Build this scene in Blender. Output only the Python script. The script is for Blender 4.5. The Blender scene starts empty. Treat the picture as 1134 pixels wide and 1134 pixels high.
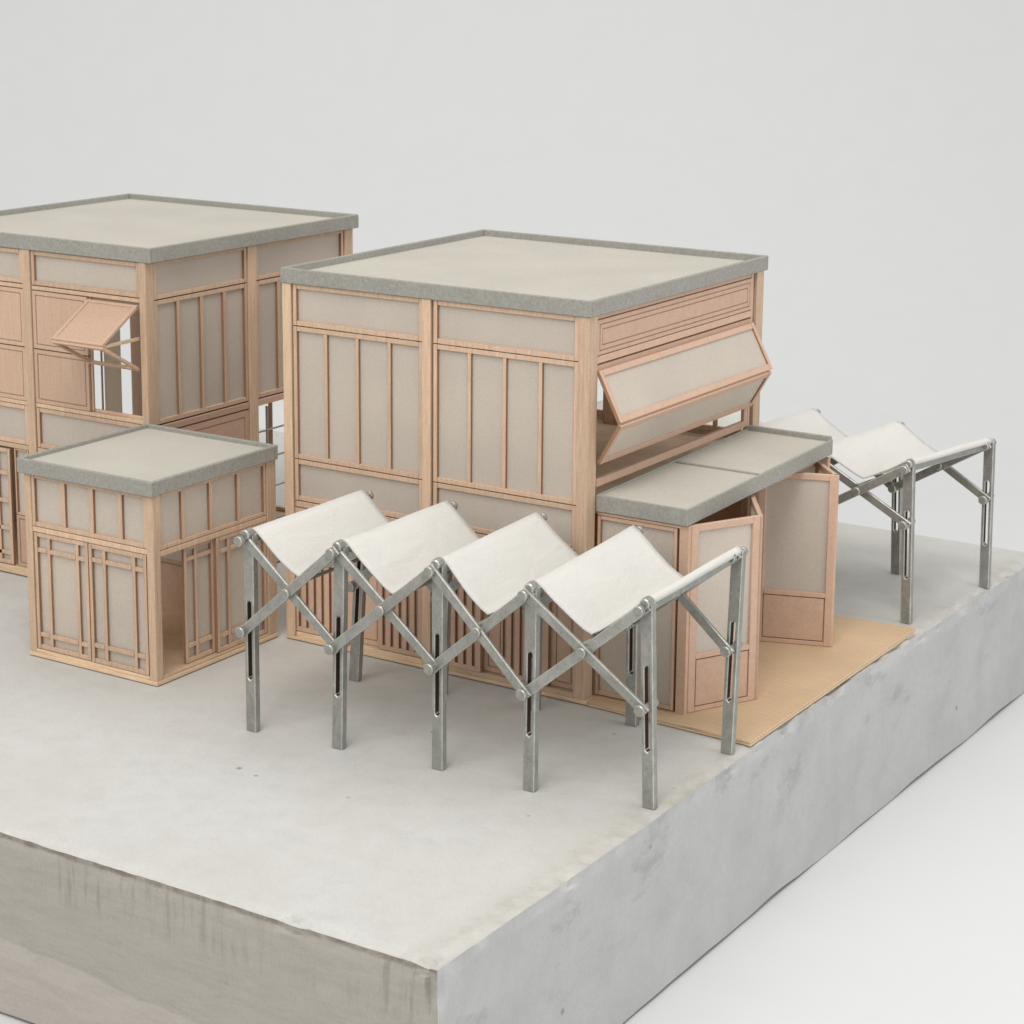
import bpy, bmesh, math, random
from mathutils import Vector, Matrix
random.seed(7)
S = 0.03                       # metres per model unit
D = bpy.data; SC = bpy.context.scene; COL = SC.collection

# ------------------------------------------------------------------ camera
CP = Vector((37.3465, -46.3881, 19.6891)); CT = Vector((7.90279, 0.0, 8.27766)); ROLL = 0.0093987
fw = (CT - CP).normalized(); r0 = fw.cross(Vector((0, 0, 1))).normalized(); u0 = r0.cross(fw)
rr = r0 * math.cos(ROLL) + u0 * math.sin(ROLL); uu = -r0 * math.sin(ROLL) + u0 * math.cos(ROLL)
cd = D.cameras.new('camera'); cam = D.objects.new('camera', cd); COL.objects.link(cam); SC.camera = cam
M = Matrix((rr, uu, -fw)).transposed().to_4x4(); M.translation = CP * S; cam.matrix_world = M
cd.sensor_width = 36; cd.lens = 2367.23 / 1134 * 36
cd.shift_x = (567 - 575.012) / 1134; cd.shift_y = (432.733 - 567) / 1134
cd.clip_start = 0.02; cd.clip_end = 60
cd.dof.use_dof = True; cd.dof.focus_distance = (Vector((10, -3, 4)) - CP).dot(fw) * S; cd.dof.aperture_fstop = 36

# ------------------------------------------------------------------ world and lamps
w = D.worlds.new('World'); SC.world = w; w.use_nodes = True
w.node_tree.nodes['Background'].inputs[0].default_value = (1.0, 0.993, 0.985, 1)
w.node_tree.nodes['Background'].inputs[1].default_value = 0.64
def area(name, loc, target, size, power, color):
    l = D.lights.new(name, 'AREA'); l.shape = 'RECTANGLE'; l.size = size[0] * S; l.size_y = size[1] * S
    l.energy = power; l.color = color
    o = D.objects.new(name, l); COL.objects.link(o); o.location = Vector(loc) * S
    o.rotation_euler = (Vector(target) - Vector(loc)).to_track_quat('-Z', 'Y').to_euler(); return o
area('key_softbox', (36, -54, 108), (5, 0, 0), (40, 40), 44.0, (1.0, 0.98, 0.955))
area('front_fill', (2, -92, 68), (3, 0, 2), (70, 55), 38.0, (1.0, 0.98, 0.955))  # unseen fill added to lift the front faces and the slab
area('top_fill', (0, 30, 75), (0, 26, 0), (90, 60), 17.0, (1.0, 0.99, 0.97))  # unseen second overhead fill, added to brighten the backdrop evenly
area('window_light', (75, 5, 28), (10, 3, 0), (40, 40), 12.5, (0.98, 0.99, 1.0))
SC.view_settings.view_transform = 'Standard'; SC.view_settings.look = 'None'
SC.view_settings.exposure = 0.0; SC.view_settings.gamma = 1.0; SC.view_settings.use_curve_mapping = False
SC.render.engine = 'CYCLES'

# ------------------------------------------------------------------ materials
def lin(c):
    f = lambda v: (v / 12.92 if v <= 0.04045 else ((v + 0.055) / 1.055) ** 2.4)
    return tuple(f(v / 255) for v in c) + (1,)
class NT:
    def __init__(s, name):
        s.m = D.materials.new(name); s.m.use_nodes = True; s.t = s.m.node_tree; s.b = s.t.nodes['Principled BSDF']
        s.tc = s.n('ShaderNodeTexCoord')
    def n(s, typ, **k):
        x = s.t.nodes.new(typ)
        for a, v in k.items(): setattr(x, a, v)
        return x
    def l(s, a, b): s.t.links.new(a, b)
    def coord(s, scale):
        mp = s.n('ShaderNodeMapping'); mp.inputs['Scale'].default_value = tuple(v / S for v in scale)
        s.l(s.tc.outputs['Object'], mp.inputs['Vector']); return mp.outputs['Vector']
    def noise(s, scale, detail=4, rough=.6, vec=(1, 1, 1), dist=0):
        x = s.n('ShaderNodeTexNoise'); x.inputs['Scale'].default_value = scale; x.inputs['Detail'].default_value = detail
        x.inputs['Roughness'].default_value = rough; x.inputs['Distortion'].default_value = dist
        s.l(s.coord(vec), x.inputs['Vector']); return x.outputs['Fac']
    def ramp(s, fac, stops):
        x = s.n('ShaderNodeValToRGB'); e = x.color_ramp.elements
        while len(e) < len(stops): e.new(.5)
        for i, (p, c) in enumerate(stops):
            e[i].position = p; e[i].color = c if len(c) == 4 else lin(c)
        s.l(fac, x.inputs[0]); return x.outputs[0]
    def mix(s, fac, a, b, mode='MIX'):
        x = s.n('ShaderNodeMix', data_type='RGBA', blend_type=mode)
        for sock, v in ((x.inputs[0], fac), (x.inputs[6], a), (x.inputs[7], b)):
            if hasattr(v, 'links'): s.l(v, sock)
            else: sock.default_value = v
        return x.outputs[2]
    def bump(s, h, strength, dist):
        x = s.n('ShaderNodeBump'); x.inputs['Strength'].default_value = strength; x.inputs['Distance'].default_value = dist * S
        s.l(h, x.inputs['Height']); s.l(x.outputs[0], s.b.inputs['Normal'])
    def math(s, op, a, b):
        x = s.n('ShaderNodeMath', operation=op)
        for i, v in enumerate((a, b)):
            if hasattr(v, 'links'): s.l(v, x.inputs[i])
            else: x.inputs[i].default_value = v
        return x.outputs[0]
W4 = (1, 1, 1, 1)
def g(v): return (v, v, v, 1)

def wood(name, c, grain=(16, 16, .9), amp=.15, rnd=.16, rough=.62):
    t = NT(name)
    a = t.noise(1.0, 5, .65, grain, .4)
    f = t.ramp(a, [(0.25, g(1 - amp * 1.6)), (0.75, g(1 + amp))])
    oi = t.n('ShaderNodeObjectInfo'); mr = t.n('ShaderNodeMapRange'); mr.inputs[3].default_value = 1 - rnd; mr.inputs[4].default_value = 1 + rnd * .45
    t.l(oi.outputs['Random'], mr.inputs[0])
    col = t.mix(1.0, lin(c), f, 'MULTIPLY')
    cm = t.n('ShaderNodeCombineColor'); t.l(mr.outputs[0], cm.inputs[0]); t.l(mr.outputs[0], cm.inputs[1]); t.l(mr.outputs[0], cm.inputs[2])
    col = t.mix(1.0, col, cm.outputs[0], 'MULTIPLY')
    sp = t.noise(14, 4, .75); spc = t.ramp(sp, [(0.3, g(.90)), (0.7, g(1.07))])
    col = t.mix(1.0, col, spc, 'MULTIPLY')
    t.l(col, t.b.inputs['Base Color']); t.b.inputs['Roughness'].default_value = rough
    t.b.inputs['Specular IOR Level'].default_value = .25
    t.bump(a, .25, .02); return t.m
def card(name, c, amp=.08, scale=9, rough=.85, patch=.05):
    t = NT(name)
    a = t.noise(scale, 6, .75); f = t.ramp(a, [(0.3, g(1 - amp)), (0.7, g(1 + amp))])
    b = t.noise(.45, 3, .5); f2 = t.ramp(b, [(0.3, g(1 - patch)), (0.7, g(1 + patch * .6))])
    col = t.mix(1.0, t.mix(1.0, lin(c), f, 'MULTIPLY'), f2, 'MULTIPLY')
    t.l(col, t.b.inputs['Base Color']); t.b.inputs['Roughness'].default_value = rough
    t.b.inputs['Specular IOR Level'].default_value = .15
    t.bump(a, .35, .02); return t.m
M_wood = wood('basswood_strip', (211, 182, 155))
M_wooddark = wood('reddish_wood_board', (201, 169, 147), (3, 3, 3), .05)
M_grainboard = wood('fine_grained_wood_board', (205, 174, 150), (26, 26, .5), .10)
M_cut = card('laser_browned_shaded_edge', (150, 116, 92), .12, 8)
M_frame = wood('wood_window_frame', (209, 179, 153))
M_edge = wood('plywood_base', (220, 192, 160), (1, 1, 14))
M_fascia = card('grey_board_edge', (152, 150, 143), .22, 12)
M_roof = card('cream_roof_card', (184, 180, 169), .09, 13)
M_metal = None
# deck: thin boards that run across the short side, real colour lines between boards
def deck_mat():
    t = NT('grooved_deck_board')
    v = t.coord((1, 1, 1)); sx = t.n('ShaderNodeSeparateXYZ'); t.l(v, sx.inputs[0])
    y = t.math('MULTIPLY', sx.outputs[1], 6.2); fr = t.math('FRACT', y, 0)
    ln = t.ramp(fr, [(0.0, g(.66)), (0.16, g(1.0)), (0.86, g(1.0)), (1.0, g(.74))])
    a = t.noise(1.0, 5, .65, (1.2, 14, 14)); f = t.ramp(a, [(0.25, g(.90)), (0.75, g(1.06))])
    col = t.mix(1.0, t.mix(1.0, lin((208, 180, 146)), f, 'MULTIPLY'), ln, 'MULTIPLY')
    b = t.noise(.5, 3, .5); col = t.mix(1.0, col, t.ramp(b, [(0.3, g(.93)), (0.7, g(1.03))]), 'MULTIPLY')
    t.l(col, t.b.inputs['Base Color']); t.b.inputs['Roughness'].default_value = .6; t.b.inputs['Specular IOR Level'].default_value = .25
    t.bump(ln, .5, .02); return t.m
M_deck = deck_mat()
def pane_mat():
    t = NT('frosted_vellum_pane')
    a = t.noise(15, 5, .75); f = t.ramp(a, [(0.3, g(.92)), (0.7, g(1.06))])
    b = t.noise(.35, 2, .5); f2 = t.ramp(b, [(0.3, g(.95)), (0.7, g(1.03))])
    col = t.mix(1.0, t.mix(1.0, lin((235, 227, 216)), f, 'MULTIPLY'), f2, 'MULTIPLY')
    t.l(col, t.b.inputs['Base Color']); t.b.inputs['Roughness'].default_value = .45; t.b.inputs['Specular IOR Level'].default_value = .3
    tr = t.n('ShaderNodeBsdfTranslucent'); t.l(col, tr.inputs[0])
    mx = t.n('ShaderNodeMixShader'); mx.inputs[0].default_value = .52
    t.l(t.b.outputs[0], mx.inputs[1]); t.l(tr.outputs[0], mx.inputs[2])
    t.l(mx.outputs[0], t.t.nodes['Material Output'].inputs[0]); return t.m
M_pane = pane_mat()
def grey_mat(name='silver_grey_painted_wood', k=1.0):
    t = NT(name)
    a = t.noise(1, 7, .75, (3.5, 3.5, 2.2), .6); col = t.ramp(a, [(0.25, tuple(v * k for v in (128, 128, 122))), (0.5, tuple(v * k for v in (150, 150, 144))), (0.75, tuple(v * k for v in (170, 170, 165)))])
    b = t.noise(16, 4, .7); col = t.mix(1.0, col, t.ramp(b, [(0.3, g(.86)), (0.7, g(1.10))]), 'MULTIPLY')
    t.l(col, t.b.inputs['Base Color']); t.b.inputs['Roughness'].default_value = .38; t.b.inputs['Metallic'].default_value = .45
    t.bump(b, .35, .02); return t.m
M_grey = grey_mat(); M_hilite = grey_mat('edge_highlight_grey', 1.22)  # brighter copy for bevel faces: edge highlights painted as colour
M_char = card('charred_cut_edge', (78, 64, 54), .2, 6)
def cloth_mat():
    t = NT('white_cotton_canvas')
    a = t.noise(18, 3, .7); b = t.noise(1.6, 5, .6, (1, .45, 1), .8)
    col = t.mix(1.0, lin((218, 216, 210)), t.ramp(b, [(0.3, g(.965)), (0.7, g(1.01))]), 'MULTIPLY')
    t.l(col, t.b.inputs['Base Color']); t.b.inputs['Roughness'].default_value = .95; t.b.inputs['Specular IOR Level'].default_value = .05
    tr = t.n('ShaderNodeBsdfTranslucent'); t.l(col, tr.inputs[0]); mx = t.n('ShaderNodeMixShader'); mx.inputs[0].default_value = .12
    t.l(t.b.outputs[0], mx.inputs[1]); t.l(tr.outputs[0], mx.inputs[2]); t.l(mx.outputs[0], t.t.nodes['Material Output'].inputs[0])
    h = t.math('ADD', t.math('MULTIPLY', a, .25), b); t.bump(h, .55, .10); return t.m
M_cloth = cloth_mat()
def concrete_mat(name, side):
    t = NT(name)
    big = t.noise(.16, 5, .6, (1, 1, 1), .5); mid = t.noise(1.3, 9, .72); fine = t.noise(14, 6, .78)
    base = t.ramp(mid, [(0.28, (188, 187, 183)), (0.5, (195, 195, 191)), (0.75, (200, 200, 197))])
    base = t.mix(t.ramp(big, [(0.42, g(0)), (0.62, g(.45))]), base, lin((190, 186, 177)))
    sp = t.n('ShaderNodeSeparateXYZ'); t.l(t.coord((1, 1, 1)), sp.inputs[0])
    # face shading put into colour: -Y front browner, +X cooler grey; plus cold-joint line, trickle stains
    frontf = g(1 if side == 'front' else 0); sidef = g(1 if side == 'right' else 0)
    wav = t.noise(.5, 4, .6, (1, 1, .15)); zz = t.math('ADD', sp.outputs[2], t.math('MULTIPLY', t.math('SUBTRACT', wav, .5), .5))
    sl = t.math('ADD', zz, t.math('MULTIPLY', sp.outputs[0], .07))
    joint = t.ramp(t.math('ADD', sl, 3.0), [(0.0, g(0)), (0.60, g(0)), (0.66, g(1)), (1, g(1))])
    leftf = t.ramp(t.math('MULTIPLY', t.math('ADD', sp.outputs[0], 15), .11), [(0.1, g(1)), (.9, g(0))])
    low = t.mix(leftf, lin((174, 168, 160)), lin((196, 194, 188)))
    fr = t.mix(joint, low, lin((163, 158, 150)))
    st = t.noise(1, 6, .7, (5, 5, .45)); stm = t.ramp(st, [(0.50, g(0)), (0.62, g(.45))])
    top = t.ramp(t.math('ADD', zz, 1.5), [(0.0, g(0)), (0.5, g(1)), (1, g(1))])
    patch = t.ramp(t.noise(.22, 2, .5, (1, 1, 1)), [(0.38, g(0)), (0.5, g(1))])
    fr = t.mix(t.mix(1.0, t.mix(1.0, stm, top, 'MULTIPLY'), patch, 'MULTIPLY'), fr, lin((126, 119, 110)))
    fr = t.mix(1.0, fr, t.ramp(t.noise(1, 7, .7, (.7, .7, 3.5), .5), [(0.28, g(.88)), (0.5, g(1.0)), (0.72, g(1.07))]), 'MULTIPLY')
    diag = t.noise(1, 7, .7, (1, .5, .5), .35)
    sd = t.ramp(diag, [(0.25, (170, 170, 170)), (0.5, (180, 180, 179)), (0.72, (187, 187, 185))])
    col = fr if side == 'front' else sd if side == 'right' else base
    col = t.mix(1.0, col, t.ramp(fine, [(0.28, g(.90)), (0.7, g(1.06))]), 'MULTIPLY')
    def band(ax, pos, wd):
        dd = t.math('ABSOLUTE', t.math('SUBTRACT', sp.outputs[ax], pos), 0)
        return t.ramp(t.math('DIVIDE', dd, wd), [(0.0, g(1)), (0.5, g(1)), (1.0, g(0))])
    er = t.noise(1.3, 5, .75)
    arris = t.mix(1.0, band(2, -.05, .13), frontf, 'MULTIPLY'); arris = t.mix(1.0, arris, t.ramp(er, [(0.38, g(.1)), (0.6, g(.85))]), 'MULTIPLY')
    col = t.mix(arris, col, lin((112, 104, 94)))
    ed2 = t.mix(1.0, band(0, 15.3, 1.1), t.ramp(er, [(0.4, g(0)), (0.65, g(.6))]), 'MULTIPLY')
    ed2 = t.mix(1.0, ed2, g(1 if side == 'top' else 0), 'MULTIPLY')
    col = t.mix(ed2, col, lin((168, 162, 150)))
    dp = t.mix(1.0, t.ramp(t.noise(.7, 5, .7, (1, .6, 1.2)), [(0.56, g(0)), (0.66, g(.5))]), t.mix(1.0, sidef, band(2, 0, 3.0), 'MULTIPLY'), 'MULTIPLY')
    col = t.mix(dp, col, lin((142, 142, 143)))
    vo = t.n('ShaderNodeTexVoronoi'); vo.inputs['Scale'].default_value = .55; t.l(t.coord((1, 1, 1)), vo.inputs['Vector'])
    pits = t.ramp(vo.outputs['Distance'], [(0.0, g(1)), (0.035, g(.8)), (0.055, g(0))])
    col = t.mix(pits, col, lin((140, 137, 130)))
    t.l(col, t.b.inputs['Base Color']); t.b.inputs['Roughness'].default_value = .7; t.b.inputs['Specular IOR Level'].default_value = .3
    h = t.math('ADD', mid, t.math('MULTIPLY', fine, .25)); t.bump(h, .3, .08); return t.m
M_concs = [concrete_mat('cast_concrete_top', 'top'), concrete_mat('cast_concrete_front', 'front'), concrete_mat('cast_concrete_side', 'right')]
def back_mat():
    t = NT('white_paper_backdrop')
    a = t.noise(.5, 4, .5); col = t.mix(1.0, lin((208, 209, 209)), t.ramp(a, [(0.3, g(.99)), (0.7, g(1.005))]), 'MULTIPLY')
    t.l(col, t.b.inputs['Base Color']); t.b.inputs['Roughness'].default_value = .95; t.b.inputs['Specular IOR Level'].default_value = .05; return t.m
M_back = back_mat()

# ------------------------------------------------------------------ mesh helpers
class Map:                         # local (u along, v outward, w up) -> model units
    def __init__(s, o, U=(1, 0, 0), V=(0, -1, 0), W=(0, 0, 1)):
        s.o = Vector(o); s.U = Vector(U).normalized(); s.V = Vector(V).normalized(); s.W = Vector(W).normalized()
    def __call__(s, u, v, w): return s.o + s.U * u + s.V * v + s.W * w
XYZ = Map((0, 0, 0), (1, 0, 0), (0, 1, 0), (0, 0, 1))
class MB:
    def __init__(s, mp=XYZ): s.bm = bmesh.new(); s.mp = mp
    def face(s, vs):
        try: s.bm.faces.new(vs)
        except ValueError: pass
    def box(s, u0, u1, v0, v1, w0, w1):
        c = [s.bm.verts.new(s.mp(u, v, w) * S) for u in (u0, u1) for v in (v0, v1) for w in (w0, w1)]
        for f in ((0, 1, 3, 2), (4, 6, 7, 5), (0, 4, 5, 1), (2, 3, 7, 6), (0, 2, 6, 4), (1, 5, 7, 3)): s.face([c[i] for i in f])
        return s
    def beam(s, p, q, side, up_w, side_w):        # rectangular bar from p to q
        p = Vector(p); q = Vector(q); d = (q - p).normalized(); sd = Vector(side); sd = (sd - d * sd.dot(d)).normalized(); up = d.cross(sd)
        c = [s.bm.verts.new((x + sd * a * side_w / 2 + up * b * up_w / 2) * S) for x in (p, q) for a in (-1, 1) for b in (-1, 1)]
        for f in ((0, 1, 3, 2), (4, 6, 7, 5), (0, 4, 5, 1), (2, 3, 7, 6), (0, 2, 6, 4), (1, 5, 7, 3)): s.face([c[i] for i in f])
        return s
    def cyl(s, p, q, r, n=14, r2=None):
        p = Vector(p); q = Vector(q); d = (q - p).normalized(); a = d.orthogonal().normalized(); b = d.cross(a); r2 = r if r2 is None else r2
        R = [[s.bm.verts.new((x + (a * math.cos(2 * math.pi * i / n) + b * math.sin(2 * math.pi * i / n)) * k) * S) for i in range(n)] for x, k in ((p, r), (q, r2))]
        for i in range(n): s.face([R[0][i], R[0][(i + 1) % n], R[1][(i + 1) % n], R[1][i]])
        s.face(R[0][::-1]); s.face(R[1]); return s
    def slotted(s, x, y, z0, z1, wx, wy, s0, s1, sw):   # post with a through slot along Y
        a, b = x - wx / 2, x + wx / 2; c, d = x - sw / 2, x + sw / 2
        def ring(yy):
            o = [s.bm.verts.new(Vector(p) * S) for p in ((a, yy, z0), (b, yy, z0), (b, yy, z1), (a, yy, z1))]
            i = [s.bm.verts.new(Vector(p) * S) for p in ((c, yy, s0 + sw * .4), (x, yy, s0), (d, yy, s0 + sw * .4), (d, yy, s1 - sw * .4), (x, yy, s1), (c, yy, s1 - sw * .4))]
            return o, i
        (o, i), (p, q) = ring(y - wy / 2), ring(y + wy / 2)
        for O, I in ((o, i), (p, q)):
            s.face([O[0], O[1], I[2], I[1], I[0]]); s.face([O[1], O[2], I[3], I[2]]); s.face([O[2], O[3], I[5], I[4], I[3]]); s.face([O[3], O[0], I[0], I[5]])
        for k in range(4): s.face([o[k], o[(k + 1) % 4], p[(k + 1) % 4], p[k]])
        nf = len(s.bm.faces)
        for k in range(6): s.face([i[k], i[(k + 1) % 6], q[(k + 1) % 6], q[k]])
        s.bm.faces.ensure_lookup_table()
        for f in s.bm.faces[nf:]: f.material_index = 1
        return s
    def build(s, name, mat, parent=None, bevel=.012, smooth=False, cut=False):
        bmesh.ops.recalc_face_normals(s.bm, faces=s.bm.faces)
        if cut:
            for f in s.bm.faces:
                if abs(f.normal.dot(s.mp.U)) > .8 or f.normal.dot(s.mp.W) < -.8: f.material_index = 1  # laser-browned sides and undersides; upward ledges kept pale, lit and shaded by colour
        me = D.meshes.new(name); s.bm.to_mesh(me); s.bm.free(); me.materials.append(mat)
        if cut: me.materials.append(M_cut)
        o = D.objects.new(name, me); COL.objects.link(o)
        if parent: 
            o.parent = parent; o.matrix_parent_inverse = parent_world(parent).inverted()
        if bevel:
            m = o.modifiers.new('bevel', 'BEVEL'); m.width = bevel * S
            if mat is M_grey: me.materials.append(M_char); me.materials.append(M_hilite); m.material = 2
            m.segments = 1; m.limit_method = 'ANGLE'; m.angle_limit = math.radians(50)
        if smooth:
            for p in me.polygons: p.use_smooth = True
        return o
def parent_world(p):
    m = Matrix.Translation(p.location)
    return m if p.parent is None else parent_world(p.parent) @ p.matrix_parent_inverse.inverted() @ Matrix.Identity(4) if False else (m if p.parent is None else Matrix.Identity(4))
def thing(name, label, cat, loc=(0, 0, 0), group=None):
    o = D.objects.new(name, None); COL.objects.link(o); o.location = Vector(loc) * S; o.empty_display_size = .02
    o['label'] = label; o['category'] = cat
    if group: o['group'] = group
    return o
def link(child, parent):
    pass

def window(root, mp, u0, u1, w0, w1, st=.14, mull=(), bars=(), depth=.14, out=0.0, mw=.12, pane=True, name='window', mat=None, pane_in=.09, label=None, mulldepth=None, rail=None):
    """frame lattice with butt joints and a pane set back inside it"""
    rl = st if rail is None else rail
    b = MB(mp); b.box(u0, u0 + st, out - depth, out, w0, w1); b.box(u1 - st, u1, out - depth, out, w0, w1)
    b.box(u0 + st, u1 - st, out - depth + .002, out - .004, w0, w0 + rl); b.box(u0 + st, u1 - st, out - depth + .002, out - .004, w1 - rl, w1)
    md = .012
    for m in mull: b.box(m - mw / 2, m + mw / 2, out - depth + .02, out - md, w0 + rl, w1 - rl)
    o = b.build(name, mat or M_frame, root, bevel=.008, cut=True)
    for (z, h, a, c) in bars:
        pass
    if pane:
        p = MB(mp); p.box(u0 + st * .6, u1 - st * .6, out - pane_in - .03, out - pane_in, w0 + rl * .6, w1 - rl * .6); p.build('pane', M_pane, o, bevel=0)
    if label: o['label'] = label
    return o
def wood_panel(root, mp, u0, u1, w0, w1, st=.12, out=0.0, grooves=1, mat=None, thick=.12, inset=.035):
    """flat framed board with scored grooves"""
    m = mat or M_wooddark
    b = MB(mp); gw = .035
    b.box(u0, u1, out - thick, out - .045, w0, w1)            # backing seen at the bottom of the grooves
    def ring(a0, a1, z0, z1, t):
        b.box(a0, a0 + t, out - .045, out, z0, z1); b.box(a1 - t, a1, out - .045, out, z0, z1)
        b.box(a0 + t, a1 - t, out - .045, out - .003, z0, z0 + t); b.box(a0 + t, a1 - t, out - .045, out - .003, z1 - t, z1)
    a0, a1, z0, z1 = u0, u1, w0, w1
    for k in range(grooves):
        ring(a0, a1, z0, z1, st); a0 += st + gw; a1 -= st + gw; z0 += st + gw; z1 -= st + gw
    b.box(a0, a1, out - .045, out - .006, z0, z1)
    return b.build('wall_panel', m, root, bevel=0)
def roof(root, x0, x1, y0, y1, zb, zt, par=.11, drop=.2, dz=0.0, sides='fblr', thick=.2):
    """board with the raised grey card edge round it; dz lifts the far (+Y) end"""
    sk = lambda y: dz * (y - y0) / (y1 - y0)
    class Sk(Map):
        def __call__(s, u, v, w): return Vector((u, v, w + sk(v)))
    mp = Sk((0, 0, 0))
    r = MB(mp).box(x0 + par, x1 - par, y0 + par, y1 - par, zb + .02, zt - drop).build('roof', M_roof, root, bevel=0)
    f = MB(mp); f.box(x0, x1, y0, y0 + par, zb, zt); f.box(x0, x1, y1 - par, y1, zb, zt)
    f.box(x0, x0 + par, y0 + par, y1 - par, zb + .002, zt - .002); f.box(x1 - par, x1, y0 + par, y1 - par, zb + .002, zt - .002)
    f.build('fascia', M_fascia, r, bevel=.02); return r
def column(root, x0, x1, y0, y1, z0, z1, mat=None): return MB().box(x0, x1, y0, y1, z0, z1).build('column', mat or M_wood, root)

# ------------------------------------------------------------------ setting
def backdrop():
    b = bmesh.new(); prof = [(-140, -4.56)]
    R = 60; yb = 95
    for i in range(25):
        a = i / 24 * math.pi / 2; prof.append((yb - R + R * math.sin(a) + 0, -4.56 + R - R * math.cos(a)))
    prof.append((yb, 150))
    # the sweep runs square to the camera's heading
    h = Vector((-0.5359, 0.8443, 0)).normalized(); sdir = Vector((h.y, -h.x, 0))
    rows = []
    for (y, z) in prof:
        rows.append([b.verts.new((Vector((0, 0, z)) + h * y + sdir * x) * S) for x in (-190, 190)])
    for a, c in zip(rows, rows[1:]): b.faces.new((a[0], a[1], c[1], c[0]))
    me = D.meshes.new('backdrop'); b.to_mesh(me); b.free(); me.materials.append(M_back)
    for p in me.polygons: p.use_smooth = True
    o = D.objects.new('backdrop', me); COL.objects.link(o); o['kind'] = 'structure'
    o['label'] = 'seamless white paper sweep under and behind the model'
    return o
backdrop()

def slab():
    from mathutils import noise
    x0, x1, y0, y1, z0, z1 = -20, 15.3, -14.43, 20.97, -4.53, 0
    b = bmesh.new(); st = .16
    def grid(P, nu, nv, mi):
        g_ = [[b.verts.new(P(i / nu, j / nv)) for j in range(nv + 1)] for i in range(nu + 1)]
        for i in range(nu):
            for j in range(nv): b.faces.new((g_[i][j], g_[i + 1][j], g_[i + 1][j + 1], g_[i][j + 1])).material_index = mi
    L = lambda a, c, t: a + (c - a) * t
    nx, ny, nz = int((x1 - x0) / st), int((y1 - y0) / st), 34
    ez = lambda t: t
    grid(lambda s, t: Vector((L(x0, x1, s), L(y0, y1, t), z1)), nx, ny, 0)
    grid(lambda s, t: Vector((L(x0, x1, s), y0, L(z0, z1, t))), nx, nz, 1)
    grid(lambda s, t: Vector((L(x0, x1, s), y1, L(z0, z1, t))), nx, nz, 1)
    grid(lambda s, t: Vector((x1, L(y0, y1, s), L(z0, z1, t))), ny, nz, 2)
    grid(lambda s, t: Vector((x0, L(y0, y1, s), L(z0, z1, t))), ny, nz, 2)
    bmesh.ops.remove_doubles(b, verts=b.verts, dist=.001)
    for v in b.verts:
        c = v.co
        dx, dy, dt = x1 - c.x, c.y - y0, z1 - c.z
        n1 = noise.noise(c * .8); n2 = noise.noise(c * 2.7 + Vector((9, 3, 1)))
        near = lambda d: max(0, 1 - d / .2)
        e = max(near(dx) * near(dt), near(dy) * near(dt), near(dx) * near(dy))
        if e > 0:
            k = .035 + .07 * n2 + (.35 * max(0, noise.noise(c * .9 + Vector((4, 4, 4))) - .22))
            cen = Vector((c.x - (1 if dx < .2 else 0), c.y + (1 if dy < .2 else 0), c.z - (1 if dt < .2 else 0)))
            c += (cen - c).normalized() * max(0, k) * 1.2
        if dx < 1.2: c.x -= (1 - dx / 1.2) * .21 * math.exp(-((c.y - 5) / 8) ** 2) * (.35 + .65 * (1 - dt / 4.53))
        if c.z < z0 + .02: c.z += .05 + .09 * noise.noise(Vector((c.x * .35, c.y * .35, 0)))
        c.x += .02 * n1 if dx < .1 else 0; c.y += .02 * n1 if dy < .1 else 0
        if dt < .01 and dx > .3 and dy > .3: c.z += .0
    bmesh.ops.recalc_face_normals(b, faces=b.faces)
    for v in b.verts: v.co *= S
    me = D.meshes.new('concrete_slab'); b.to_mesh(me); b.free(); [me.materials.append(m) for m in M_concs]
    for p in me.polygons: p.use_smooth = True
    try: me.set_sharp_from_angle(angle=math.radians(38))
    except Exception: pass
    o = D.objects.new('concrete_slab', me); COL.objects.link(o)
    o['label'] = 'thick weathered concrete slab that carries all the miniature buildings'; o['category'] = 'slab'
slab()

FR = lambda y: Map((0, y, 0), (1, 0, 0), (0, -1, 0))       # front faces, u = x
RT = lambda x: Map((x, 0, 0), (0, 1, 0), (1, 0, 0))        # right faces, u = y

# ------------------------------------------------------------------ main building
mainb = thing('timber_building', 'central timber building with a long folding window open on its right face', 'building', (5, 5, 0))
F = FR(0); R_ = RT(10)
MB().box(-.02, 10.12, -.0, 10.2, 0.03, .13).build('base_plate', M_edge, mainb)
MB().box(.35, 9.8, .35, 9.8, 5.05, 5.2).build('upper_floor', M_edge, mainb)
for c in ((0, .3, 0, .3), (4.78, 5.06, 0, .3), (9.68, 10, 0, .46), (0, .3, 9.9, 10.2), (4.78, 5.06, 9.9, 10.2), (9.68, 10, 9.66, 10.1), (0, .3, 4.9, 5.2)):
    column(mainb, *c, .13, 10.43)
roof(mainb, -.03, 10.06, -.04, 10.24, 10.43, 10.86, drop=.2)
for (a, c) in ((.34, 4.77), (5.12, 9.67)):
    q = (c - a) / 4
    window(mainb, F, a, c, 9.25, 10.42, .13, out=-.05)
    window(mainb, F, a, c, 5.42, 9.22, .13, mull=[a + q + .02, a + 2 * q, a + 3 * q - .02], out=-.05)
    window(mainb, F, a, c, 4.2, 5.39, .13, out=-.05)
    MB(F).box(a, c, -.2, -.05, 4.0, 4.17).build('rail', M_wood, mainb)
    MB(F).box(a, c, -.26, -.02, .13, .27).build('rail', M_edge, mainb)
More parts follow.
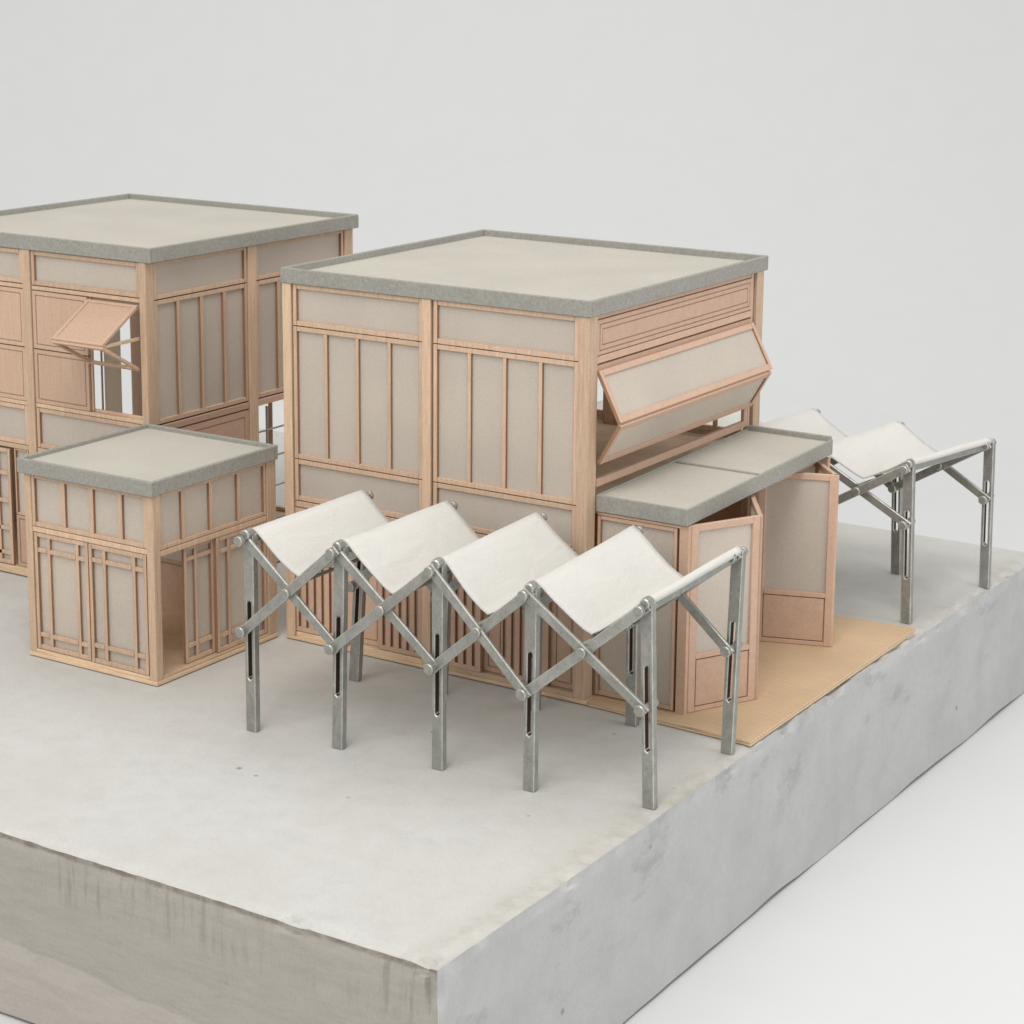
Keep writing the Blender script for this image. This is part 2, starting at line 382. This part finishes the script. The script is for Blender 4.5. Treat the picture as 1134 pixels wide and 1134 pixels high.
def slat_door(u0, u1, out, gaps):
    b = MB(F); b.box(u0, u1, out - .14, out - .1, .29, 3.97)
    z0, z1 = .42, 3.84
    e = [u0] + [x for gp in gaps for x in (gp - .05, gp + .05)] + [u1]
    for i in range(0, len(e), 2): b.box(e[i], e[i + 1], out - .1, out, z0, z1)
    b.box(u0, u1, out - .1, out - .003, .29, z0); b.box(u0, u1, out - .1, out - .003, z1, 3.97)
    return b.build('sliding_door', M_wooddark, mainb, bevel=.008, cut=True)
slat_door(.32, 1.83, -.06, [.46, .736, 1.014, 1.291, 1.567])
slat_door(3.25, 4.77, -.06, [3.44, 3.72, 4.0, 4.265, 4.54])
slat_door(5.2, 6.75, .03, [5.44, 5.71, 5.965, 6.24, 6.52])
slat_door(7.36, 8.86, -.06, [7.46, 7.73, 8.0, 8.27, 8.54])
for (a, c) in ((1.80, 3.26), (6.70, 7.40), (8.87, 9.66)):
    wood_panel(mainb, F, a, c, .29, 3.97, .14, out=-.2)
# right face: scored panel, opening frame and bifold window
wood_panel(mainb, R_, .5, 9.36, 9.36, 10.28, .10, out=-.03, grooves=2)
MB(R_).box(.5, 9.38, -.16, -.03, 9.14, 9.33).build('rail', M_wooddark, mainb)
MB(R_).box(.5, 9.38, -.16, -.06, 10.30, 10.43).build('rail', M_wooddark, mainb)
b = MB(R_); b.box(.5, 9.38, -.3, -.04, 8.93, 9.09); b.box(.47, .56, -.16, -.05, 5.84, 8.96); b.box(9.16, 9.38, -.16, -.05, 5.84, 8.96); b.box(.56, 9.16, -.16, -.03, 5.84, 6.05)
b.build('window_frame', M_wooddark, mainb)
column(mainb, 9.80, 9.95, 9.40, 9.52, 5.4, 10.43)
def leaf(root, p0, p1, width_dir, w, st=.17, thick=.1, name='window_leaf'):
    """rectangular framed pane: lower edge starts at p0, runs w along width_dir, height goes p0->p1"""
    U = Vector(width_dir).normalized(); W_ = (Vector(p1) - Vector(p0)); h = W_.length; V = W_.cross(U).normalized()
    if V.dot(Vector((1, -1, 0))) < 0: V = -V
    mp = Map(p0, U, V, W_)
    o = window(root, mp, 0, w, 0, h, st, depth=thick, out=thick / 2, pane_in=.05, name=name, mat=M_wooddark)
    return o
fw_ = thing  # (alias kept short for readability below)
leaf(mainb, (10.68, .45, 7.66), (10.0, .45, 8.96), (0, 1, 0), 8.95)
leaf(mainb, (10.04, .5, 6.50), (10.70, .45, 7.61), (0, 1, 0), 8.85)
MB().box(10.60, 10.66, .5, 9.3, 7.52, 7.74).build('hinge_strip', M_wooddark, mainb)
# far and left faces of the main building
for mp, spans in ((Map((0, 10.2, 0), (1, 0, 0), (0, 1, 0)), ((.34, 4.77), (5.12, 9.67))), (Map((0, 0, 0), (0, 1, 0), (-1, 0, 0)), ((.34, 4.88), (5.22, 9.88)))):
    for k, (a, c) in enumerate(spans):
        q = (c - a) / 4
        window(mainb, mp, a, c, 9.25, 10.42, .13, out=-.05)
        back = mp.V.y > .5
        window(mainb, mp, a, c, 5.42, 9.22, .13, mull=[a + q, a + 2 * q, a + 3 * q], out=-.05, pane=False)  # panes left out; on the unseen left face this lets light inside
        window(mainb, mp, a, c, 4.2, 5.39, .13, out=-.05)
        wood_panel(mainb, mp, a, c, .13, 4.17, .14, out=-.05)

# ------------------------------------------------------------------ glazed porch on the right
porch = thing('glazed_porch', 'low flat-roofed porch with open bifold doors against the central building', 'porch', (11.4, 5, 0))
r = roof(porch, 10.02, 12.74, .46, 9.34, 5.22, 5.68, par=.06, drop=.06, dz=.16)
MB(Map((0, 0, 0), (1, 0, 0), (0, 1, 0))).box(10.1, 12.66, 4.68, 4.78, 5.62, 5.74).build('roof_batten', M_fascia, r)
MB().box(10.05, 12.70, 9.2, 9.34, 5.7, 5.92).build('upstand', M_fascia, r)
F2 = FR(.56)
window(porch, F2, 10.02, 12.4, .17, 5.1, .1, out=0, mat=M_wooddark)
MB(F2).box(10.02, 12.5, -.2, .02, 5.12, 5.2).build('rail', M_wooddark, porch)
MB().box(12.46, 12.74, .55, .72, .13, 5.21).build('door_post', M_wooddark, porch)
MB().box(12.5, 12.7, 9.14, 9.3, .13, 5.3).build('door_post', M_wooddark, porch)
MB().box(12.2, 12.4, .74, 9.12, 5.1, 5.2).build('door_track', M_wooddark, porch)
window(porch, Map((0, 9.3, 0), (1, 0, 0), (0, 1, 0)), 10.05, 12.48, .17, 5.1, .1, out=0, mat=M_wooddark)
def glazed_door(a, c, z1=5.2, label=None):
    a = Vector((*a, 0)); c = Vector((*c, 0)); U = c - a; L_ = U.length; V = Vector((U.y, -U.x, 0)).normalized()
    mp = Map(a, U, V); st = .22; t = .13
    b = MB(mp); b.box(0, st, -t, 0, .15, z1); b.box(L_ - st, L_, -t, 0, .15, z1)
    b.box(st, L_ - st, -t + .002, -.003, z1 - .18, z1); b.box(st, L_ - st, -t + .002, -.003, 1.58, 1.72); b.box(st, L_ - st, -t + .002, -.003, .15, .27)
    o = b.build('bifold_door', M_wooddark, porch, bevel=.01)
    MB(mp).box(st * .7, L_ - st * .7, -.1, -.07, 1.66, z1 - .1).build('pane', M_pane, o, bevel=0)
    MB(mp).box(st + .03, L_ - st - .03, -.09, -.012, .3, 1.55).build('door_panel', M_wooddark, o, bevel=.006)
    MB(mp).box(st * .7, L_ - st * .7, -.1, -.092, .25, 1.6).build('door_backing', M_wooddark, o, bevel=0)
glazed_door((12.76, .68), (13.76, 2.58)); glazed_door((13.80, 2.66), (12.66, 4.46))
glazed_door((11.52, 7.04), (13.62, 7.76)); glazed_door((13.64, 7.84), (12.45, 9.10))

# ------------------------------------------------------------------ deck
dk = thing('timber_deck', 'honey coloured ribbed timber deck beside the glazed porch at the slab edge', 'deck', (12.5, 5, 0))
def deck():
    b = bmesh.new()
    P = [(10.13, 0.0), (15.06, -.25), (14.98, 10.78), (10.13, 10.5)]
    for nm, z0, z1, m, gr in (('deck_base', .02, .07, M_edge, .03), ('deck_boards', .074, .14, M_deck, 0)):
        b = bmesh.new(); lo = [b.verts.new(Vector((x, y, z0)) * S) for x, y in P]; hi = [b.verts.new(Vector((x, y, z1)) * S) for x, y in P]
        b.faces.new(lo[::-1]); b.faces.new(hi)
        for i in range(4): b.faces.new((lo[i], lo[(i + 1) % 4], hi[(i + 1) % 4], hi[i]))
        bmesh.ops.recalc_face_normals(b, faces=b.faces)
        me = D.meshes.new(nm); b.to_mesh(me); b.free(); me.materials.append(m); o = D.objects.new(nm, me); COL.objects.link(o)
        o.parent = dk; o.matrix_parent_inverse = parent_world(dk).inverted()
        md = o.modifiers.new('bevel', 'BEVEL'); md.width = .012 * S; md.segments = 1
deck()

# ------------------------------------------------------------------ pavilion
pav = thing('small_pavilion', 'smallest timber pavilion with lattice sliding doors in front of the left building', 'pavilion', (-2.6, -2.6, 0))
X0, X1, Y0, Y1 = -5.04, -.3, -5.2, -.02
MB().box(X0 - .02, X1 + .03, Y0 - .03, Y1, .03, .14).build('base_plate', M_edge, pav)
for c in ((X0, X0 + .25, Y0, Y0 + .25), (-.56, X1, Y0, Y0 + .27), (-.56, X1, -.42, Y1), (X0, X0 + .25, -.3, Y1)): column(pav, *c, .14, 5.33)
roof(pav, X0 - .12, X1 + .1, Y0 - .14, Y1 + .0, 5.32, 5.74, drop=.12)
FP = FR(Y0); RP = RT(X1)
window(pav, FP, X0 + .25, -.57, 3.82, 5.31, .12, mull=[-3.62, -2.57, -1.52], out=-.03, mw=.17)
window(pav, RP, Y0 + .28, -.44, 3.75, 5.31, .1, mull=[-3.95, -2.8, -1.62], out=-.03, mw=.14)
MB(FP).box(X0 + .25, -.57, -.16, -.02, 3.66, 3.80).build('rail', M_wood, pav)
MB(RP).box(Y0 + .28, -.44, -.16, -.02, 3.58, 3.73).build('rail', M_wood, pav)
MB(FP).box(X0 + .25, -.57, -.2, -.0, .14, .24).build('rail', M_edge, pav)
MB(RP).box(Y0 + .28, -.44, -.2, -.0, .14, .22).build('rail', M_edge, pav)
def lattice_door(root, mp, u0, u1, out, vs, hs, z0=.26, z1=3.64, st=.12, name='sliding_door', pane=True, mat=None):
    b = MB(mp); t = .08
    b.box(u0, u0 + st, out - t, out, z0, z1); b.box(u1 - st, u1, out - t, out, z0, z1)
    b.box(u0 + st, u1 - st, out - t + .002, out - .003, z0, z0 + st); b.box(u0 + st, u1 - st, out - t + .002, out - .003, z1 - st, z1)
    for v in vs: b.box(v - .06, v + .06, out - t + .01, out - .012, z0 + st, z1 - st)
    for h in hs:
        xs = [u0 + st] + [k for v in vs for k in (v - .06, v + .06)] + [u1 - st]
        for i in range(0, len(xs), 2): b.box(xs[i], xs[i + 1], out - t + .012, out - .006, h - .06, h + .06)
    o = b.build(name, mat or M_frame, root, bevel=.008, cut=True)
    if pane: MB(mp).box(u0 + st * .5, u1 - st * .5, out - .13, out - .10, z0 + .06, z1 - .06).build('pane', M_pane, o, bevel=0)
    return o
lattice_door(pav, FP, -4.77, -2.74, -.04, [-4.24, -3.16], [3.14, .68])
lattice_door(pav, FP, -2.68, -.58, .0, [-2.13, -1.05], [3.2, .76])
lattice_door(pav, RP, -3.86, -2.62, -.14, [-3.36], [3.2, .72], z0=.24, z1=3.57)
lattice_door(pav, RP, -2.64, -.46, -.03, [-2.1, -1.0], [3.14, .7], z0=.24, z1=3.57)
for mp, a, c in ((Map((0, Y1, 0), (1, 0, 0), (0, 1, 0)), X0 + .26, -.58), (Map((X0, 0, 0), (0, 1, 0), (-1, 0, 0)), Y0 + .28, -.32)):
    m = (a + c) / 2
    window(pav, mp, a, c, 3.7, 5.31, .12, mull=[m - 1.1, m, m + 1.1], out=-.03, pane=True)
    if mp.V.y > .5: window(pav, mp, a, c, 1.6, 3.68, .12, mull=[m], out=-.03); wood_panel(pav, mp, a, c, .14, 1.58, .14, out=-.03)  # unseen left wall stays open below to let light onto the floor

# ------------------------------------------------------------------ left building
lb = thing('timber_building', 'left-hand timber building with one propped-open flap window on its front', 'building', (-10, 5, 0))
lx0, lx1, ly0, ly1 = -15.2, -5.07, .17, 10.36
FL = FR(ly0); lf = lx1 - .2; RL = RT(lf)
MB().box(lx0, lx1, ly0 - .02, ly1, .05, .3).build('base_plate', M_edge, lb)
for c in ((lx0, lx0 + .1, ly1 - .12, ly1), (lx0, lx0 + .3, ly0, ly0 + .3), (-10.31, -9.98, ly0, ly0 + .3), (-5.52, lf, ly0, ly0 + .40), (-5.52, lf, 4.9, 5.3), (-5.52, lf, 9.88, 10.33), (-10.3, -10, ly1 - .3, ly1), (lx0, lx0 + .3, 4.95, 5.25)):
    column(lb, *c, .3, 10.5)
roof(lb, lx0 - .05, lx1 + .03, ly0 - .03, ly1 + .0, 10.5, 10.95, drop=.18)
for k, (a, c) in enumerate(((lx0 + .32, -10.33), (-9.95, -5.54))):
    window(lb, FL, a, c, 9.43, 10.48, .13, out=-.05)
    window(lb, FL, a, c, 4.32, 5.58, .13, out=-.05)
    MB(FL).box(a, c, -.2, -.03, 4.16, 4.3).build('rail', M_wood, lb)
    MB(FL).box(a, c, -.26, -.2, 8.98, 9.5).build('inner_rail', M_wood, lb); MB(FL).box(a, c, -.26, -.2, 5.5, 5.8).build('inner_rail', M_wood, lb); MB(FL).box(a, c if k == 0 else -7.69, -.26, -.2, 7.34, 7.54).build('inner_rail', M_wood, lb)
    MB(FL).box(a, c, -.2, -.04, 9.28, 9.40).build('rail', M_wood, lb)
    MB(FL).box(a, c, -.2, -.04, 5.6, 5.72).build('rail', M_wood, lb)
    if k == 0:
        for (p, q) in ((a, (a + c) / 2 - .01), ((a + c) / 2 + .01, c)):
            wood_panel(lb, FL, p, q, 7.46, 9.25, .12, out=-.05, mat=M_grainboard); wood_panel(lb, FL, p, q, 5.74, 7.42, .12, out=-.05, mat=M_grainboard)
    else:
        wood_panel(lb, FL, a, -7.69, 7.46, 9.25, .12, out=-.05, mat=M_grainboard); wood_panel(lb, FL, a, -7.69, 5.74, 7.42, .12, out=-.05, mat=M_grainboard)
# bifold flap window
def flap():
    tip = (-7.62, -1.38, 8.24)
    W1 = Vector((0, ly0 + .02, 9.22)) - Vector((0, -1.38, 8.24)); h1 = W1.length
    mp = Map(tip, (1, 0, 0), Vector((0, -W1.z, W1.y)), W1)
    o = MB(mp).box(0, 2.02, -.1, -.03, 0, h1).build('window_flap', M_grainboard, lb, bevel=.01)
    b = MB(mp); t = .12
    b.box(0, t, -.03, 0, 0, h1); b.box(2.02 - t, 2.02, -.03, 0, 0, h1); b.box(t, 2.02 - t, -.03, -.003, 0, t); b.box(t, 2.02 - t, -.03, -.003, h1 - t, h1)
    b.build('flap_frame', M_grainboard, o)
    W2 = Vector((0, ly0 + .02, 7.22)) - Vector((0, -1.38, 8.12)); h2 = W2.length
    mp2 = Map((-7.62, -1.38, 8.12), (1, 0, 0), Vector((0, W2.z, -W2.y)), W2)
    b = MB(mp2); b.box(0, 2.02, -.1, 0, 0, .16); b.box(0, .14, -.1, 0, .16, h2); b.box(1.88, 2.02, -.1, 0, .16, h2); b.box(.14, 1.88, -.1, 0, h2 - .14, h2)
    p = b.build('window_flap', M_grainboard, lb)
    MB().beam((-5.68, -1.3, 8.16), (-5.62, .25, 8.2), (1, 0, 0), .1, .08).build('stay', M_wood, lb)
    MB().beam((-7.58, -1.3, 8.16), (-7.58, .25, 8.2), (1, 0, 0), .1, .08).build('stay', M_wood, lb)
flap()
MB().box(-7.67, -7.60, .3, .38, 5.74, 9.25).build('mullion', M_wood, lb)
# front, ground level
window(lb, FL, -11.02, -10.40, 2.0, 4.14, .06, out=-.08); wood_panel(lb, FL, -11.02, -10.40, .32, 1.98, .1, out=-.08)
lattice_door(lb, FL, -13.2, -11.12, .02, [-11.7, -12.6], [3.3, 2.4, 1.5, .7], z0=.34, z1=4.1)
lattice_door(lb, FL, lx0 + .34, -13.1, -.1, [-14.1], [3.3, 2.4, 1.5, .7], z0=.34, z1=4.1)
wood_panel(lb, FL, -9.95, -5.53, .32, 4.12, .14, out=-.05)
# right face
for k, (a, c) in enumerate(((ly0 + .43, 4.88), (5.32, 9.86))):
    q = (c - a) / 4
    window(lb, RL, a, c, 9.34, 10.48, .12, out=-.05)
    window(lb, RL, a, c, 5.55, 9.30, .13, mull=[a + q, a + 2 * q, a + 3 * q], out=-.05, mw=.15)
    MB(RL).box(a, c, -.26, -.2, 9.22, 9.42).build('inner_rail', M_wood, lb); MB(RL).box(a, c, -.26, -.2, 5.24, 5.6).build('inner_rail', M_wood, lb)
    MB(RL).box(a, c, -.2, -.03, 5.3, 5.5).build('rail', M_wooddark, lb)
    if k == 0: wood_panel(lb, RL, a, c, .32, 5.26, .2, out=-.05)
b = MB(RL)
for v in (5.36, 5.84, 6.9, 8.0, 9.1, 9.82): b.box(v - .03, v + .03, -.16, -.08, .32, 5.2)
for h in (1.4, 2.5, 3.5, 4.41): b.box(5.39, 9.79, -.14, -.1, h - .03, h + .03)
b.build('glazing_bar', M_grey, lb)
# far and left faces
MPB = Map((0, ly1, 0), (1, 0, 0), (0, 1, 0)); MPL = Map((lx0, 0, 0), (0, 1, 0), (-1, 0, 0))
for (a, c) in ((lx0 + .12, -10.32), (-9.98, -5.4)):
    window(lb, MPB, a, c, 9.34, 10.48, .12, out=-.05); q = (c - a) / 4
    window(lb, MPB, a, c, 5.55, 9.30, .13, mull=[a + q, a + 2 * q, a + 3 * q], out=-.05, pane=False)
    window(lb, MPB, a, c, .32, 5.3, .13, mull=[a + q, a + 2 * q, a + 3 * q], out=-.05, pane=False)
    if a < -12: wood_panel(lb, MPB, a, a + 1.6, .34, 9.28, .14, out=-.2)
    if a < -12: MB(MPB).box(a + 2 * q + .06, a + 3 * q - .06, -.14, -.11, .4, 9.2).build('pane', M_pane, lb, bevel=0)
for k, (a, c) in enumerate(((ly0 + .32, 4.93), (5.27, 10.24))):
    q = (c - a) / 4
    window(lb, MPL, a, c, 9.34, 10.48, .12, out=-.05)
    if k == 0:
        window(lb, MPL, a, c, 5.55, 9.30, .13, mull=[a + q, a + 2 * q, a + 3 * q], out=-.05); wood_panel(lb, MPL, a, c, .32, 5.5, .2, out=-.05)
    else:
        window(lb, MPL, a, c, .32, 9.30, .05, mull=[6.6, 8.6], out=-.02, pane=False, depth=.08, mw=.07)
        MB(MPL).box(8.66, 9.5, -.14, -.11, .45, 9.2).build('pane', M_pane, lb, bevel=0)

# ------------------------------------------------------------------ folding fabric awnings
def awning(name, label, near, rear, nT, rT, nS, rS, nB, rB, order):
    """near/rear: (x, y) of each post; T top joint z, S slider z, B x of the post foot"""
    posts = ([], []); n = len(near); a = thing(name, label, 'awning', (near[n // 2][0], near[n // 2][1], 0))
    PW, PY, BH, BT = .32, .21, .255, .10
    for row, (pts, T, Sz, Bx) in enumerate(((near, nT, nS, nB), (rear, rT, rS, rB))):
        for i, (x, y) in enumerate(pts):
            tz = T[i] + .12; lean = (x - Bx[i])
            b = MB(); b.slotted(x, y, 0.005, tz, PW, PY, 1.38, 3.5, .13)
            for v in b.bm.verts: v.co.x -= lean * S * (1 - v.co.z / (tz * S))
            p = b.build('post', M_grey, a, bevel=.022); posts[row].append(p)
        sgn = 1 if row == 0 else 1
        for i in range(n - 1):
            (xa, ya), (xb, yb) = pts[i], pts[i + 1]
            xsa = xa - (xa - Bx[i]) * (1 - Sz[i] / T[i]); xsb = xb - (xb - Bx[i + 1]) * (1 - Sz[i + 1] / T[i + 1])
            o1, o2 = (-.19, -.315) if order[i] else (-.315, -.19)        # descending, ascending
            e = .13
            def bar(p, q, off):
                p = Vector(p) + Vector((0, off, 0)); q = Vector(q) + Vector((0, off, 0)); d = (q - p).normalized()
                p -= d * e; q += d * e
                o = MB().beam(p, q, (0, 1, 0), BH, BT).build('scissor_bar', M_grey, a, bevel=.022)
                return o, d
            k1, _ = bar((xa, ya, T[i]), (xsb, yb, Sz[i + 1]), o1)
            k2, _ = bar((xsa, ya, Sz[i]), (xb, yb, T[i + 1]), o2)
            cx, cy, cz = (xa + xsb + xsa + xb) / 4, (ya + yb) / 2, (T[i] + Sz[i + 1] + Sz[i] + T[i + 1]) / 4
            MB().cyl((cx, cy - .45, cz), (cx, cy + .1, cz), .13, 12).build('bolt', M_grey, k1 if order[i] == 0 else k2, bevel=.02)
        for i, (x, y) in enumerate(pts):
            for z, r_ in ((T[i], .135), (Sz[i], .14)):
                xx = x - (x - Bx[i]) * (1 - z / T[i])
                MB().cyl((xx, y - .5, z), (xx, y - .36, z), r_, 12).cyl((xx, y - .36, z), (xx, y + .18, z), .08, 10).cyl((xx, y + .18, z), (xx, y + .29, z), .12, 8).build('bolt', M_grey, posts[row][i], bevel=.02)
    for i in range(n):
        (xa, ya), (xb, yb) = near[i], rear[i]
        MB().beam((xa, ya - .05, nT[i] + .0), (xb, yb + .05, rT[i] + .0), (1, 0, 0), .28, .12).build('ridge_beam', M_grey, a, bevel=.02)
        MB().cyl((xa + .06, ya - .3, nT[i] + .14), (xa + .04, ya + .0, nT[i] + .15), .13, 9).build('joint_cap', M_grey, a, bevel=.03)
        if i < n - 1:
            p = ((near[i][0] + near[i + 1][0]) / 2, (near[i][1] + near[i + 1][1]) / 2); q = ((rear[i][0] + rear[i + 1][0]) / 2, (rear[i][1] + rear[i + 1][1]) / 2)
            pz = (nT[i] + nS[i + 1] + nS[i] + nT[i + 1]) / 4; qz = (rT[i] + rS[i + 1] + rS[i] + rT[i + 1]) / 4
            MB().cyl((p[0], p[1] - .3, pz + .16), (q[0], q[1] + .15, qz + .16), .05, 8).build('valley_rod', M_grey, a, bevel=0)
    # fabric: over each ridge, sagging to each valley
    prof = []                                                # (i, t, height factor)
    NS = 14
    V = 24; bm = bmesh.new(); cols = []
    def pos(i, s):                                           # s in 0..1 between ridge i and i+1
        up = 1 if s < .5 else 0; k = abs(s - .5) * 2         # k=1 at ridge, 0 at the valley
        return k ** 1.12 + .0
    seq = [(0, -.035, -.09)] + [(i, j / NS, None) for i in range(n - 1) for j in range(NS)] + [(n - 2, 1.0, None), (n - 2, 1.03, -.06), (n - 2, 1.036, -.15)]
    for (i, s, dz) in seq:
        row = []
        for v in range(V + 1):
            t = v / V; ins = .08
            sc = min(max(s, 0), 1); k = abs(sc - .5) * 2
            out = []
            for (pts, T, Sz) in ((near, nT, nS), (rear, rT, rS)):
                x = pts[i][0] + (pts[i + 1][0] - pts[i][0]) * s; y = pts[i][1] + (pts[i + 1][1] - pts[i][1]) * s
                zr = T[i] if sc < .5 else T[i + 1]; zc = (T[i] + Sz[i + 1] + Sz[i] + T[i + 1]) / 4 + .31
                h = k ** 1.22; z = zc + (zr + .25 - zc) * h
                if k > .93: z -= (k - .93) * .6
                out.append(Vector((x, y, z + (dz or 0))))
            A, B = out; A, B = A.lerp(B, .02), B.lerp(A, .015)
            p = A.lerp(B, t); nz = math.sin(s * 17 + i * 3.1 + t * 2.3) * .012 + math.sin(t * 9 + i * 1.7 + s * 3) * .012
            p.z += nz * (1 - .6 * k) - (.05 * math.sin(math.pi * t) * (1 - k))
            row.append(bm.verts.new(p * S))
        cols.append(row)
    for c0, c1 in zip(cols, cols[1:]):
        for v in range(V): bm.faces.new((c0[v], c1[v], c1[v + 1], c0[v + 1]))
    bmesh.ops.recalc_face_normals(bm, faces=bm.faces)
    me = D.meshes.new('canopy'); bm.to_mesh(me); bm.free(); me.materials.append(M_cloth)
    for p in me.polygons: p.use_smooth = True
    o = D.objects.new('canopy', me); COL.objects.link(o); o.parent = a; o.matrix_parent_inverse = parent_world(a).inverted()
    so = o.modifiers.new('solidify', 'SOLIDIFY'); so.thickness = .035 * S; so.offset = 0
    return a
awning('folding_awning', 'zigzag white canvas awning on grey slotted posts in front of the central building',
       [(3.95, -6.3), (6.62, -6.05), (9.37, -5.8), (11.95, -5.7), (14.66, -5.04)], [(4.15, -1.77), (6.62, -1.4), (9.15, -1.0), (11.75, -.53), (14.9, -.92)],
       [5.12, 5.18, 5.12, 4.95, 4.88], [5.22, 5.22, 5.2, 5.15, 5.2], [2.75, 2.72, 2.69, 2.53, 2.51], [2.8, 2.8, 2.8, 2.8, 2.8],
       [3.95, 6.5, 9.37, 11.94, 14.83], [3.8, 6.4, 9.1, 11.8, 14.76], [1, 1, 0, 0])
awning('folding_awning', 'zigzag white canvas awning behind the glazed porch at the far slab corner',
       [(2.3, 11.5), (5.3, 11.5), (8.3, 11.5), (11.25, 11.5), (14.25, 11.5)], [(3.1, 16.2), (6.05, 16.2), (9.0, 16.2), (11.93, 16.2), (14.93, 16.35)],
       [4.75, 4.75, 4.75, 4.75, 4.78], [4.9, 4.9, 4.88, 4.83, 4.65], [3.0, 3.0, 3.0, 3.0, 3.1], [2.9, 2.9, 2.9, 2.9, 2.93],
       [2.3, 5.3, 8.3, 11.3, 14.39], [3.1, 6.05, 9.0, 12.1, 15.02], [0, 0, 0, 1])
